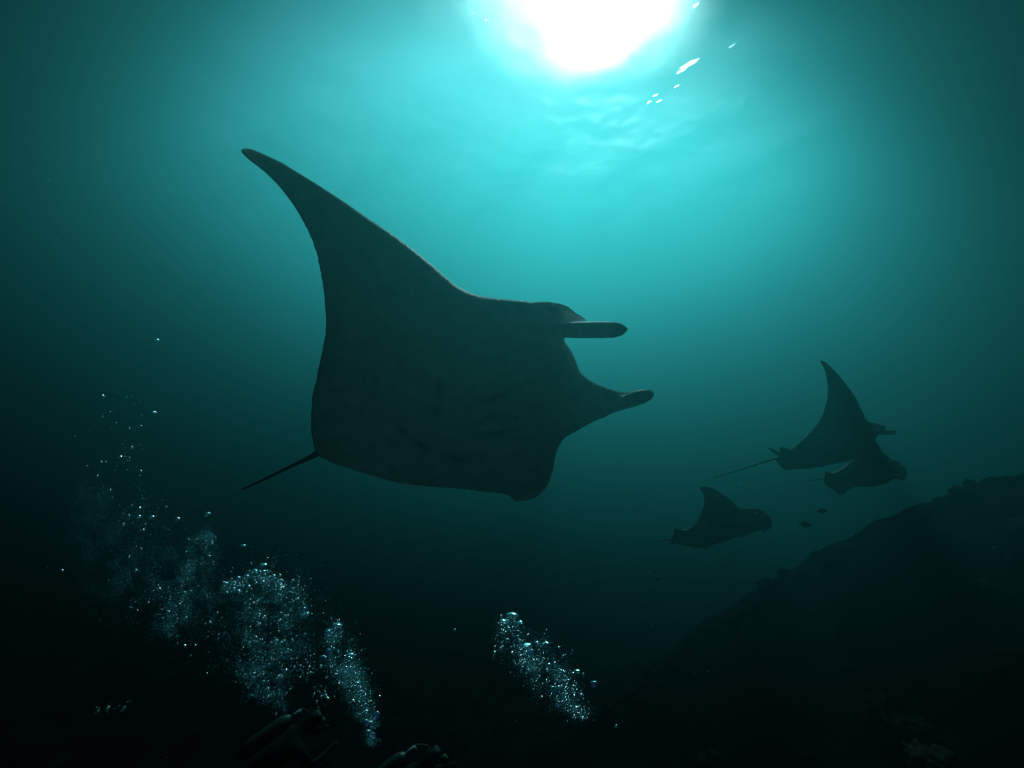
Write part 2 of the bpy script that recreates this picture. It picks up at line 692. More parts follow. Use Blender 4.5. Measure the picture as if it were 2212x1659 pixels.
    bt = [(t[0], t[2], t[1]) if flipf else tuple(t) for t in T]
    faces = [tuple(int(i) for i in t) for t in bt] + [tuple(int(idx[i]) for i in (t[0], t[2], t[1])) for t in bt]
    cols = [None] * len(V)
    for i in range(N):
        s = pattern(P[i, 0], P[i, 1]) if pattern else (1.0, 0.0)
        cols[i] = (*s, 0, 1)
        if idx[i] != i: cols[idx[i]] = (0, 0, 0, 1)
        elif border[i]: cols[i] = (0.15 * s[0], s[1], 0, 1)
    for path, tone in tubes:                          # rolled fins and tail: lofted tubes rooted inside the body
        tube(V, faces, cols, path, tone)
    o = mesh_obj('body', V, faces, mat or MANTA)
    me = o.data
    ca = me.color_attributes.new('pattern', 'FLOAT_COLOR', 'POINT')
    ca.data.foreach_set('color', np.array(cols, np.float32).ravel())
    return o


def tube(V, faces, cols, path, tone, nseg=18):
    """path: list of (px, py, depth, radius in pixels, radius across the view as a share)"""
    pts = [np.array(at(x, y, d)) for x, y, d, r, k in path]
    n = len(pts)
    base = len(V)
    for i, (x, y, d, r, k) in enumerate(path):
        t = pts[min(i + 1, n - 1)] - pts[max(i - 1, 0)]
        t /= max(np.linalg.norm(t), 1e-9)
        vd = pts[i] - np.array(C0)
        vd -= t * vd.dot(t)
        vd /= max(np.linalg.norm(vd), 1e-9)
        sd = np.cross(t, vd)
        rr = r * d / F
        for j in range(nseg):
            a = 2 * math.pi * j / nseg
            V.append(tuple(pts[i] + sd * rr * math.cos(a) + vd * rr * k * math.sin(a)))
            cols.append((*tone(i / (n - 1), a), 0, 1))
    for i in range(n - 1):
        for j in range(nseg):
            a, b = base + i * nseg + j, base + i * nseg + (j + 1) % nseg
            faces.append((a, b, b + nseg, a + nseg))
    faces.append(tuple(base + j for j in range(nseg))[::-1])
    faces.append(tuple(base + (n - 1) * nseg + j for j in range(nseg)))


def sm_path(keys, n=22):
    """smooth path through (px, py, depth, r, k) keys"""
    k = np.array(keys, float)
    s = np.concatenate([[0], np.cumsum(np.hypot(*np.diff(k[:, :2], axis=0).T))])
    u = np.linspace(0, s[-1], n)
    out = np.stack([np.interp(u, s, k[:, c]) for c in range(5)], 1)
    for _ in range(2):
        out[1:-1] = out[1:-1] * 0.5 + 0.25 * (out[:-2] + out[2:])
    return [tuple(r) for r in out]


K = 1024 / 2212.0
BIG = [(519,325),(527,320),(545,322),(576,336),(605,349),(628,363),(662,384),(701,408),(742.6,435),(763.5,449.5),(797,473),(823,490),(852,509),
(883,531.5),(912,555),(940.5,578),(966.6,602),(990,620),(1016,633),(1045,641),(1084,646),(1120,649),(1144,652),(1148,653.6),(1153,652),(1187,651.4),(1203.5,654.7),
(1224,660),(1235,668.7),(1245,677),(1257.7,684),(1268,692),(1262,704),(1246,716),(1226,725),(1219,731),(1218.5,736.4),(1228.5,749),(1238,764.5),(1243,778),(1248,790.5),
(1252.5,802),(1256,806),(1270,818.7),(1287,829),(1314,839.5),(1343,848.5),(1370,847),(1391,842),(1405.6,842),(1413,847),(1413,853),(1407.7,862.4),
(1397,868.7),(1382.7,875),(1349,884.3),(1328.5,890.5),(1314,895.7),(1307.7,901),(1295,905),(1276.5,913.4),(1262,921.6),(1248,930),(1226,941),(1213.5,952),
(1204,969),(1199,991),(1195,1016),(1188.5,1038),(1176,1060),(1160,1072.5),(1138.5,1081),(1123,1083.4),(1106,1082.5),(1110,1078.7),(1104,1072),(1091.6,1067),
(1070,1064),(1029,1060.6),(988.5,1055),(951,1052.8),(913.5,1050),(882,1046),(848,1039.6),(810,1028.7),(763.5,1016),(741.6,1008),(719.8,1001.5),(704,991),
(691.6,986.5),(684,978),(682,969),(677.6,960),(673.5,938),(672,910),(673,882),(674.4,866),(673.2,860),(677.6,844),(684,819),(688.5,791),(694.8,766),(701,735),
(703.5,710),(704,700),(703.6,684),(702,650),(698,619),(693,587.5),(688,561.4),(681.5,538),(675,520),(667,501.5),(657,482),(646,462.5),(633,441.6),(617.7,421),
(602,401),(589,388),(576,375),(560,362),(540,347),(527,335)]
BIG = [(x * K, y * K) for x, y in BIG]


def big_depth(px, py):
    # heading from the tail root to the mouth; v runs out along the raised wing, in metres
    x, y = px / K, py / K
    u = ((x - 900) * 0.934 - (y - 850) * 0.358) * 0.0036
    v = (-(x - 900) * 0.358 - (y - 850) * 0.934) * 0.0036
    return 3.8 - 0.50 * v + 0.13 * v * v + 0.08 * u


def blob(x, y, cx, cy, a, b, ang):
    c, s = math.cos(ang), math.sin(ang)
    dx, dy = x - cx, y - cy
    return math.exp(-(((dx * c + dy * s) / a) ** 2 + ((-dx * s + dy * c) / b) ** 2))


MARKS = [(1058, 836, 34, 7, -.35), (1044, 880, 20, 5, -.5), (1066, 908, 38, 7, -.22), (1105, 880, 9, 3, -.5), (945, 815, 8, 17, .1), (938, 862, 7, 12, .5), (905, 935, 20, 8, .55),
         (870, 905, 10, 7, .2), (815, 803, 5, 4, 0), (790, 806, 4, 4, 0), (980, 965, 24, 9, .3)]


def big_pattern(px, py):
    x, y = px / K, py / K
    s = min(0.85, 0.95 * sum(blob(x + 5 * noise.noise(Vector((x / 14, y / 14, 0))), y + 5 * noise.noise(Vector((x / 14, y / 14, 9))), *m) for m in MARKS))
    # the belly darkens to grey along the trailing edge and the wing tips
    tip = max(0.0, min(1.0, (560 - y) / 260))
    trail = max(0.0, min(1.0, (760 - x) / 90))
    f = max(0.0, min(1.0, (x - 1378) / 14))
    return (1.0 - 0.55 * tip - 0.35 * trail * (1 - tip) - 0.85 * f, s)


def fin_tone(dark_from, hollow=True):
    def tone(t, a):
        if t > dark_from: return (0.12, 0.0)
        return (0.9, 0.0)
    return tone


def manta(label):
    e = empty('manta_ray')
    tag(e, label, 'manta ray', 'manta rays')
    return e


def adopt(e, o, centre):
    """hang a body built in world space on its thing without moving it"""
    e.location = centre
    o.parent = e
    o.matrix_parent_inverse = Matrix.Identity(4)
    me = o.data
    c = Vector(centre)
    me.transform(Matrix.Translation(-c))


def ball(name, p, r, mat, parent, squash=(1, 1, 1)):
    bm = bmesh.new()
    bmesh.ops.create_icosphere(bm, subdivisions=3, radius=r)
    for v in bm.verts: v.co = Vector((v.co.x * squash[0], v.co.y * squash[1], v.co.z * squash[2]))
    me = bpy.data.meshes.new(name)
    bm.to_mesh(me)
    bm.free()
    me.materials.append(mat)
    me.polygons.foreach_set('use_smooth', [True] * len(me.polygons))
    o = bpy.data.objects.new(name, me)
    COL.objects.link(o)
    o.parent = parent
    o.location = Vector(p) - parent.location
    return o


def q(x, y, dd=0.0, r=0.0, k=1.0, dep=None):
    d = (dep or big_depth)(x * K, y * K) + dd
    return (x * K, y * K, d, r * K, k)


big = manta('large dark manta ray gliding in the middle, one long wing raised, nearest of all')
hb = 0.30
body = flat_fish(BIG, 2.4, big_depth, hb, power=0.62,
    round_spots=[(1345 * K, 868 * K, 75 * K, 0.8)], pattern=big_pattern,
    hem=lambda x, y: 0.8 if (x < 712 * K and y > 480 * K) or (y > 985 * K and x < 1085 * K) else 0.0,
    dents=[(1060 * K, 838 * K, 5, .008), (1044 * K, 882 * K, 4, .006), (1066 * K, 908 * K, 5, .008)],
    tubes=[
        # the far head fin, rolled up like a scroll in front of the cheek
        (sm_path([q(1170, 716, -.06, 4), q(1200, 714, -.14, 13, .8), q(1235, 713, -.2, 17.5, .8), q(1290, 712.5, -.2, 18, .8), q(1326, 712.5, -.2, 17.5, .8),
                  q(1344, 712, -.2, 13, .8), q(1352, 711.5, -.2, 8, .8), q(1355.5, 711, -.2, 1.5, .8)], 34), fin_tone(.80)),
        # inner roll at the end of the near head fin
        (sm_path([q(1318, 872, .02, 2), q(1345, 864, -.08, 9, .9), q(1375, 858, -.12, 14, .9), q(1395, 854, -.12, 13.5, .9), q(1406, 851.5, -.12, 9, .9), q(1411, 850, -.12, 2, .9)], 24), fin_tone(.35)),
        # whip tail
        (sm_path([q(720, 958, .05, 9), q(690, 977, .05, 7.5), q(660, 993, .05, 4.6), q(632, 1005.5, .03, 3.6), q(576, 1033, 0, 2.9), q(523, 1057.5, -.05, 2.1)], 26), lambda t, a: (0.0, 0.0)),
    ])
adopt(big, body, at(930 * K, 830 * K, 3.8))
eye = ball('eye', at(*q(1196, 668, -.085)[:3]), 0.035, EYE, big)
body.parent = big

# ---- the three rays further off
def small_ray(label, px0, py0, s, outline, depth, half, tubes, step=2.2, lining=None, eye_at=None, rs=(), zoff=None, pw=0.6):
    e = manta(label)
    pts = [(px0 + x * s, py0 + y * s) for x, y in outline]
    lo = np.mean(pts, axis=0)

    def dep(px, py): return depth((px - px0) / s, (py - py0) / s)

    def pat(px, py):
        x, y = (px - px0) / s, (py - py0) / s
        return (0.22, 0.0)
    tb = []
    for keys, tone in tubes:
        tb.append((sm_path([(px0 + x * s, py0 + y * s, dep(px0 + x * s, py0 + y * s) + dd, r * s, k) for x, y, dd, r, k in keys], 20), tone))
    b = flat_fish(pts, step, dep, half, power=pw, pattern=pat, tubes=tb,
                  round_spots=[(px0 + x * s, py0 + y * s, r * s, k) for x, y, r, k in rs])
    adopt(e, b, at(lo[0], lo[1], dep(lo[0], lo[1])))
    b.parent = e
    if lining:
        x, y, dd, r, sq = lining
        X, Y = px0 + x * s, py0 + y * s
        ball('mouth_lining', at(X, Y, dep(X, Y) + dd), r, LINING, e, sq)
    if eye_at:
        x, y, dd, r = eye_at
        X, Y = px0 + x * s, py0 + y * s
        ball('eye', at(X, Y, dep(X, Y) + dd), r, EYE, e)
    return e


R2 = [(688,150),(730,155),(790,195),(850,260),(920,330),(985,415),(1060,515),(1110,590),(1150,690),(1185,770),(1220,825),(1270,845),(1350,860),(1390,885),(1415,910),
(1400,950),(1345,985),(1312,1000),(1300,1020),(1325,1065),(1365,1125),(1392,1180),(1440,1210),(1480,1240),(1470,1262),(1400,1250),(1330,1225),(1240,1232),(1100,1250),(960,1275),(840,1305),(720,1330),(580,1355),(440,1360),
(320,1375),(270,1345),(235,1300),(205,1270),(208,1250),(225,1232),(245,1215),(258,1180),(250,1150),(240,1110),(300,1120),(350,1140),(385,1150),(430,1110),(520,1040),(620,950),(690,870),(740,780),(770,690),
(785,600),(785,500),(782,420),(770,340),(755,280),(730,215)]


def d2(x, y): return 5.6 - (y - 900) * -0.0009 + (x - 800) * 0.0003
TAILTONE = lambda t, a: (0.0, 0.0)
small_ray('distant manta ray with tall raised wing and long whip tail, uppermost of three', 757.33, 346.67, .08999, R2, d2, 0.16,
    [([(1290, 960, .02, 8, 1), (1340, 955, -.1, 24, .8), (1420, 954, -.12, 28, .8), (1500, 953, -.12, 28, .8), (1535, 952, -.12, 22, .8), (1550, 951, -.12, 6, .8)], fin_tone(-1)),
     ([(300, 1215, 0, 10, 1), (240, 1195, -.05, 22, .5), (180, 1158, -.05, 17, .5), (120, 1125, -.05, 3, .5)], TAILTONE),
     ([(300, 1225, 0, 18, 1), (220, 1235, 0, 13, 1), (60, 1285, 0, 9, 1), (-200, 1370, 0, 7, 1), (-486, 1455, 0, 5, 1)], TAILTONE)],
    eye_at=(1395, 900, -.1, .03))

R3 = [(755,222),(810,200),(880,188),(960,205),(1060,250),(1180,330),(1280,400),(1340,455),(1400,520),(1460,548),(1560,545),(1680,538),(1760,555),(1840,590),(1890,660),(1915,730),(1915,800),
(1890,885),(1850,880),(1825,850),(1795,810),(1780,850),(1770,890),(1620,900),(1540,935),(1450,975),(1320,995),(1180,1045),(1040,1075),(930,1125),(885,1190),(780,1175),(640,1150),(500,1120),(400,1100),(290,1110),(310,1075),
(335,1040),(345,985),(370,960),(365,880),(400,855),(450,865),(520,890),(600,880),(700,830),(790,740),(840,650),(860,550),(865,450),(855,350),(835,285),(800,245)]


def d3(x, y): return 5.6 + (y - 700) * 0.0006 + (x - 1000) * 0.0002
small_ray('distant manta ray with short hooked wing, lowest of the three, above the ridge foot', 650.67, 474.67, .06269, R3, d3, 0.17,
    [([(420, 1020, 0, 22, 1), (320, 1025, 0, 16, 1), (200, 1050, 0, 11, 1), (75, 1075, 0, 7, 1)], TAILTONE),
     ([(1740, 640, .05, 40, .8), (1830, 670, -.1, 62, .7), (1878, 750, -.16, 50, .7), (1885, 820, -.16, 38, .7), (1872, 878, -.14, 10, .7)], fin_tone(-1))],
    lining=(1795, 848, -.21, .045, (.7, .7, 1.2)), eye_at=(1700, 640, -.24, .03))

R4 = [(1250,1030),(1320,1060),(1370,1130),(1405,1215),(1440,1240),(1480,1255),(1560,1265),(1620,1310),(1655,1370),(1662,1430),(1645,1480),(1605,1492),(1570,1470),(1520,1455),(1490,1470),(1450,1500),(1380,1530),(1250,1545),(1100,1550),
(1040,1570),(980,1610),(930,1650),(905,1640),(860,1600),(800,1570),(750,1530),(740,1470),(762,1430),(740,1385),(800,1395),(850,1415),(950,1370),(1050,1300),(1100,1255),(1150,1200),(1190,1110)]


def d4(x, y): return 6.1 + (y - 1300) * 0.0006
small_ray('manta ray half hidden behind the uppermost distant ray, low over the reef ridge', 757.33, 346.67, .08999, R4, d4, 0.18,
    [([(850, 1460, 0, 16, 1), (750, 1462, 0, 9, 1), (620, 1482, 0, 4, 1), (450, 1506, 0, 2.5, 1)], TAILTONE),
     ([(1520, 1320, .05, 30, .8), (1590, 1350, -.1, 48, .7), (1625, 1420, -.14, 36, .7), (1618, 1478, -.12, 8, .7)], fin_tone(-1))],
    lining=(1530, 1442, -.23, .05, (1.3, .6, .6)), eye_at=(1480, 1300, -.22, .03))


# ------------------------------------------------------------------ small dark fish above the ridge
FISH = skin_mat('fish_scales', (0.03, 0.03, 0.03), (0.06, 0.06, 0.055), scale=30, rough=0.6, bump=0.2)


def fish(px, py, d, L, yaw, label):
    V, f = [], []
    secs = [(-.5, .02, .015), (-.42, .09, .05), (-.3, .17, .085), (-.1, .24, .11), (.1, .2, .1), (.28, .1, .05), (.36, .055, .02)]
    n = 10
    for x, h, w in secs:
        for j in range(n):
            a = 2 * math.pi * j / n
            V.append((x * L, w * L * math.cos(a), h * L * math.sin(a)))
    for i in range(len(secs) - 1):
        for j in range(n):
            a, b = i * n + j, i * n + (j + 1) % n
            f.append((a, b, b + n, a + n))
    f.append(tuple(range(n))[::-1])
    f.append(tuple(range((len(secs) - 1) * n, len(secs) * n)))
    b0 = len(V)
    for s in (-1, 1):                                 # tail, dorsal and anal fins as thin wedges
        V += [(.34 * L, s * .012 * L, .05 * L), (.34 * L, s * .012 * L, -.05 * L), (.52 * L, s * .003 * L, -.18 * L), (.46 * L, s * .004 * L, 0), (.52 * L, s * .003 * L, .18 * L),
              (-.2 * L, s * .012 * L, .19 * L), (.02 * L, s * .003 * L, .33 * L), (.24 * L, s * .003 * L, .23 * L), (.26 * L, s * .012 * L, .09 * L),
              (0, s * .012 * L, -.2 * L), (.12 * L, s * .003 * L, -.31 * L), (.25 * L, s * .003 * L, -.2 * L), (.27 * L, s * .012 * L, -.08 * L)]
    for grp in ((0, 1, 2, 3, 4), (5, 6, 7, 8), (9, 10, 11, 12)):
        A = [b0 + i for i in grp]
        B = [b0 + 13 + i for i in grp]
        f.append(tuple(A))
        f.append(tuple(B[::-1]))
        for i in range(len(A)):
            j = (i + 1) % len(A)
            f.append((A[j], A[i], B[i], B[j]))
    e = empty('reef_fish', at(px, py, d))
    e.rotation_euler = (0, rnd.uniform(-.2, .2), yaw)
    tag(e, label, 'fish', 'small fish near the ridge')
    mesh_obj('fish_body', V, f, FISH, e)
    for s in (-1, 1):
        x = ball('eye', (0, 0, 0), .022 * L, EYE, e)
        x.location = (-.4 * L, s * .05 * L, .03 * L)


fish(805, 524.5, 5.0, .12, 2.9, 'small dark fish close above the reef ridge below the half hidden ray')
fish(822, 511, 5.0, .10, 2.7, 'tiny dark fish uppermost over the ridge near the distant rays')
fish(658, 578, 4.9, .10, 0.9, 'tiny dark fish alone in open water left of the ridge foot')


# ------------------------------------------------------------------ air bubbles rising from the divers
def bubble_material(name, rough, white, tint=(1, 1, 1)):
    m, n, l = new_mat(name)
    out = n.new('ShaderNodeOutputMaterial')
    fr = n.new('ShaderNodeFresnel')
    fr.inputs['IOR'].default_value = 0.75             # air inside water: total reflection beyond 48 degrees
    gl = n.new('ShaderNodeBsdfGlossy')
    gl.inputs['Roughness'].default_value = rough
    gl.inputs['Color'].default_value = (1, 1, 1, 1)
    rf = n.new('ShaderNodeBsdfRefraction')
    rf.inputs['IOR'].default_value = 0.75
    rf.inputs['Roughness'].default_value = rough
    rf.inputs['Color'].default_value = (0.55, 0.75, 1.0, 1)
    tr = n.new('ShaderNodeBsdfTransparent')
    m0 = n.new('ShaderNodeMixShader')
    m0.inputs[0].default_value = 0.5
    l.new(tr.outputs[0], m0.inputs[1])
    l.new(rf.outputs[0], m0.inputs[2])
    m1 = n.new('ShaderNodeMixShader')
    l.new(fr.outputs[0], m1.inputs[0])
    l.new(m0.outputs[0], m1.inputs[1])
    l.new(gl.outputs[0], m1.inputs[2])
    tl = n.new('ShaderNodeBsdfTranslucent')
    tl.inputs['Color'].default_value = (*tint, 1)
    m2 = n.new('ShaderNodeMixShader')
    m2.inputs[0].default_value = white
    l.new(m1.outputs[0], m2.inputs[1])
    l.new(tl.outputs[0], m2.inputs[2])
    l.new(m2.outputs[0], out.inputs[0])
    return m


BUB = bubble_material('air_bubble', 0.20, 0.12, (0.35, 0.85, 0.95))
BUB_BLUE = bubble_material('large_air_bubble', 0.14, 0.20, (0.10, 0.35, 1.0))  # blue fringe of refracted light put into the bubble's own tint
FROTH = bubble_material('fine_froth', 0.50, 0.75, (0.35, 0.85, 0.92))


def bubble_mesh(kind, seed, mat):
    """wobbly flattened bubble, or a mushroom cap with a hollow underside"""
    bm = bmesh.new()
    bmesh.ops.create_icosphere(bm, subdivisions=3 if kind == 'cap' else 2, radius=1.0)
    off = Vector((seed * 2.3, seed, seed * 3.1))
    for v in bm.verts:
        p = v.co.copy()
        k = 1 + 0.22 * noise.noise(p * 1.4 + off)
        if kind == 'cap':
            if p.z < -0.1: p.z = -0.1 + 0.35 * (1 - (p.x * p.x + p.y * p.y)) * 0.6 + 0.1 * p.z
            p.z *= 0.85
        v.co = p * k
    me = bpy.data.meshes.new('air_bubble')
    bm.to_mesh(me)
    bm.free()
    me.materials.append(mat)
    me.polygons.foreach_set('use_smooth', [True] * len(me.polygons))
    return me


BALLS = [bubble_mesh('ball', i, BUB) for i in range(6)]
CAPS = [bubble_mesh('cap', i, BUB) for i in range(3)]
BALLS_BLUE = [bubble_mesh('ball', i, BUB_BLUE) for i in range(6)]
CAPS_BLUE = [bubble_mesh('cap', i, BUB_BLUE) for i in range(3)]
n_single = 0


def bubble(x, y, d, r, label, group, kind='ball', flat=0.8, lean=0.0):
    """r in pixels of the 2212 survey"""
    global n_single
    blue = r > 5.2 and d < 5.0 and rnd.random() < .7
    n_single += 1
    o = bpy.data.objects.new('air_bubble', rnd.choice((CAPS_BLUE if blue else CAPS) if kind == 'cap' else (BALLS_BLUE if blue else BALLS)))
    p = at(x * K, y * K, d)
    o.location = p
    rr = r * K * d / F
    o.scale = (rr * rnd.uniform(.85, 1.2), rr * rnd.uniform(.85, 1.15), rr * flat)
    o.rotation_euler = (rnd.uniform(-.3, .3), lean + rnd.uniform(-.25, .25), rnd.uniform(-.5, .5))
    COL.objects.link(o)
    tag(o, label, 'bubble', group)
    return o


class Froth:
    """many small octahedra in one mesh"""
    def __init__(self): self.v, self.f = [], []

    def add(self, p, r, flat=0.8, lean=0.0):
        b = len(self.v)
        c, s = math.cos(lean), math.sin(lean)
        for x, y, z in ((1, 0, 0), (0, 1, 0), (-1, 0, 0), (0, -1, 0), (0, 0, flat), (0, 0, -flat)):
            x, z = x * c + z * s, -x * s + z * c
            self.v.append((p.x + x * r, p.y + y * r, p.z + z * r))
        for i in range(4):
            j = (i + 1) % 4
            self.f.append((b + i, b + j, b + 4))
            self.f.append((b + j, b + i, b + 5))

    def build(self, name, mat):
        o = mesh_obj(name, self.v, self.f, mat)
        tag(o, kind='stuff')
        return o


def along(path, clump=0.0):
    """random point on a fat line through (x, y, half width) keys in survey pixels; CLUMP gathers the points into wisps and knots"""
    seg = [math.hypot(b[0] - a[0], b[1] - a[1]) * (a[2] + b[2]) for a, b in zip(path, path[1:])]
    for _ in range(40):
        t = rnd.uniform(0, sum(seg))
        for s, a, b in zip(seg, path, path[1:]):
            if t <= s: break
            t -= s
        k = t / s
        x, y, w = (a[i] + (b[i] - a[i]) * k for i in range(3))
        L = math.hypot(b[0] - a[0], b[1] - a[1])
        nx, ny = -(b[1] - a[1]) / L, (b[0] - a[0]) / L
        g = rnd.gauss(0, .55)
        e = rnd.gauss(0, .4)
        px = x + nx * w * g + (b[0] - a[0]) / L * w * e
        py = y + ny * w * g + (b[1] - a[1]) / L * w * e
        f = 0.5 + 0.9 * noise.noise(Vector((px / 40, py / 42, 2.0))) + 0.35 * noise.noise(Vector((px / 15, py / 15, 5.0)))
        if rnd.random() < (1 - clump) + clump * max(0.0, f) ** 1.5: break
    return px, py, w


CLOUD = [(560, 1285, 95), (600, 1320, 95), (570, 1370, 100), (560, 1430, 75), (580, 1490, 38), (605, 1535, 15)]
CLOUD_RIM = [(480, 1275, 14), (520, 1258, 16), (560, 1245, 18), (610, 1262, 16), (650, 1285, 14), (662, 1330, 12)]
COLUMN = [(718, 1352, 26), (728, 1400, 34), (748, 1450, 34), (770, 1492, 32), (785, 1530, 24), (800, 1570, 17), (806, 1608, 13)]
SHADE = [(655, 1430, 30), (690, 1470, 35), (705, 1510, 30)]
MID = [(1098, 1342, 26), (1104, 1385, 34), (1135, 1412, 42), (1170, 1432, 52), (1195, 1478, 44), (1232, 1520, 30), (1262, 1552, 18)]
VEIL = [(450, 1160, 18), (425, 1210, 34), (405, 1255, 42), (385, 1310, 34), (365, 1350, 18)]
WIDE = [(300, 1100, 70), (330, 1200, 110), (360, 1300, 110), (430, 1370, 90)]
DRIFT = [(240, 810, 30), (250, 880, 55), (280, 960, 75), (250, 1040, 70), (300, 1110, 90)]
CORNER = [(200, 1535, 14), (240, 1520, 16), (280, 1510, 12)]

LABEL = {
    'cloud': ('bright air bubble inside the broad bubble cloud at lower left', 'bubbles of the broad cloud'),
    'rim': ('bright air bubble on the rounded top rim of the broad bubble cloud', 'bubbles on the rim of the broad cloud'),
    'column': ('glinting air bubble in the slim leaning bubble column left of centre', 'bubbles of the slim column'),
    'mid': ('glinting air bubble in the leaning plume at the bottom centre', 'bubbles of the centre plume'),
    'wide': ('small scattered air bubble left of the broad bubble cloud', 'scattered bubbles beside the broad cloud'),
    'drift': ('tiny air bubble rising in dim water near the left edge', 'bubbles drifting up at the left'),
    'veil': ('small air bubble in the milky veil beside the broad cloud', 'bubbles of the milky veil'),
    'shade': ('sparse air bubble between the broad cloud and the slim column', 'bubbles between cloud and column'),
    'corner': ('dim air bubble low in the dark bottom left corner', 'bubbles in the bottom left corner'),
}


def scatter(key, path, n, rlo, rhi, dist, lean, flat):
    for _ in range(n):
        x, y, w = along(path, .6)
        r = rlo + (rhi - rlo) * rnd.random() ** 2.2
        cx, cy = sum(k[0] for k in path) / len(path), [min(k[1] for k in path), max(k[1] for k in path)]
        v = (y - cy[0]) / max(1.0, cy[1] - cy[0])
        where = ('upper' if v < .34 else 'middle' if v < .67 else 'lower') + (' left' if x < cx else ' right') + ' part'
        bubble(x, y, dist + rnd.uniform(-.012, .012) * w, r, LABEL[key][0] + ', ' + where, LABEL[key][1], flat=flat * rnd.uniform(.75, 1.3), lean=lean)


DA, DB, DC = 5.2, 4.8, 4.9
# the ones large or lone enough to be told apart
for x, y, d, r, lab, kind in (
    (567, 1222, DA, 9, 'wide dome shaped air bubble alone above the broad bubble cloud', 'cap'),
    (525, 1180, DA, 7, 'flat air bubble highest above the broad bubble cloud', 'cap'),
    (448, 1111, DA, 6, 'lone flat air bubble far above the milky bubble veil', 'ball'),
    (383, 1122, DA, 5.5, 'flat air bubble left of the lone one above the veil', 'ball'),
    (327, 1118, DA, 5.5, 'flat air bubble third to the left above the veil', 'ball'),
    (330, 892, DA, 7, 'dark flat air bubble alone in dim water at left', 'cap'),
    (336, 735, DA, 6, 'faint dark air bubble topmost at left, in clear water', 'cap'),
    (729, 1352, DB, 11, 'large bright air bubble crowning the slim bubble column', 'cap'),
    (707, 1366, DB, 6.5, 'round bright air bubble left of the slim column crown', 'ball'),
    (697, 1422, DB, 7.5, 'bright round air bubble standing clear left of the slim column', 'ball'),
    (771, 1478, DB, 8.5, 'bright air bubble on the right edge midway down the slim column', 'cap'),
    (756, 1418, DB, 12, 'wide dome shaped air bubble bulging right in the slim column', 'cap'),
    (790, 1538, DB, 6, 'bright air bubble where the slim column narrows', 'ball'),
    (801, 1562, DB, 6, 'bright air bubble low in the tail of the slim column', 'ball'),
    (596, 1386, DA, 5.5, 'bright round air bubble low in the middle of the broad cloud', 'ball'),
    (613, 1386, DA, 5, 'small bright air bubble right of the low middle one in the cloud', 'ball'),
    (1108, 1333, DC, 16, 'largest domed air bubble at the very top of the centre plume', 'cap'),
    (1088, 1345, DC, 11, 'domed air bubble left below the largest one of the centre plume', 'cap'),
    (1122, 1346, DC, 8, 'air bubble right below the largest one of the centre plume', 'cap'),
    (1178, 1392, DC, 9, 'round air bubble on the right shoulder of the centre plume', 'cap'),
    (1160, 1390, DC, 6, 'air bubble beside the round one on the centre plume shoulder', 'ball'),
    (1140, 1396, DC, 10, 'domed air bubble on the left of the centre plume shoulder', 'cap'),
    (1246, 1451, DC, 7, 'domed air bubble of the small knot right of the centre plume', 'cap'),
    (1238, 1456, DC, 5, 'round air bubble left in the small knot beside the centre plume', 'ball'),
    (1283, 1477, DC, 7.5, 'lone bright air bubble farthest right of the centre plume', 'ball'),
    (1256, 1503, DC, 7, 'bright air bubble on the right edge low in the centre plume', 'ball'),
    (1246, 1530, DC, 7, 'pair shaped bright air bubble in the centre plume tail', 'cap'),
    (1186, 1438, DC, 6, 'bright air bubble in the heart of the centre plume', 'ball'),
    (1259, 1552, DC, 5, 'bright air bubble at the foot of the centre plume', 'ball'),
    (1331, 1569, DC, 4, 'tiny lone air bubble beyond the foot of the centre plume', 'ball'),
    (982, 1361, DC, 3.5, 'tiny lone air bubble in dark water left of the centre plume', 'ball'),
):
    bubble(x, y, d, r, lab, None, kind=kind, flat=.7 if kind == 'cap' else .85)
scatter('rim', CLOUD_RIM, 34, 2.5, 7, DA, .2, .9)
scatter('cloud', CLOUD, 62, 2.2, 5, DA, .5, 1.2)
scatter('column', COLUMN, 46, 2.4, 7, DB, .4, 1.1)
scatter('mid', MID, 56, 2.4, 7, DC, .1, 1.2)
scatter('wide', WIDE, 26, 2.0, 4.5, DA, .9, .6)
scatter('drift', DRIFT, 20, 1.8, 4.0, DA, 1.2, .55)
scatter('veil', VEIL, 12, 2.0, 4, DA, .7, .8)
scatter('shade', SHADE, 10, 2.0, 4, DB, .5, 1.1)
scatter('corner', CORNER, 3, 3, 4.5, DB, .8, 1.2)

fr = Froth()


def froth(path, n, rlo, rhi, dist, lean=.5, flat=1.2):
    for _ in range(n):
        x, y, w = along(path, .93)
        d = dist + rnd.gauss(0, .006) * w
        r = (rlo + (rhi - rlo) * rnd.random() ** 3) * K * d / F
        fr.add(at(x * K, y * K, d), r, flat * rnd.uniform(.6, 1.2), lean + rnd.uniform(-.4, .4))


# sharp little bubbles past the three hundred largest
froth(CLOUD, 520, 1.0, 2.6, DA)
froth(CLOUD_RIM, 160, 1.0, 2.6, DA)
froth(COLUMN, 330, 1.0, 2.8, DB, .4)
froth(MID, 500, 1.0, 2.8, DC, .05, 1.5)
froth(WIDE, 170, .9, 2.0, DA, .9, .7)
froth(DRIFT, 150, .8, 1.8, DA, 1.2, .6)
froth(VEIL, 120, .9, 2.0, DA, .7, .9)
froth(SHADE, 70, 1.0, 2.0, DB)
froth(CORNER, 16, 1.2, 2.4, DB)
fr.build('small_bubbles', BUB)
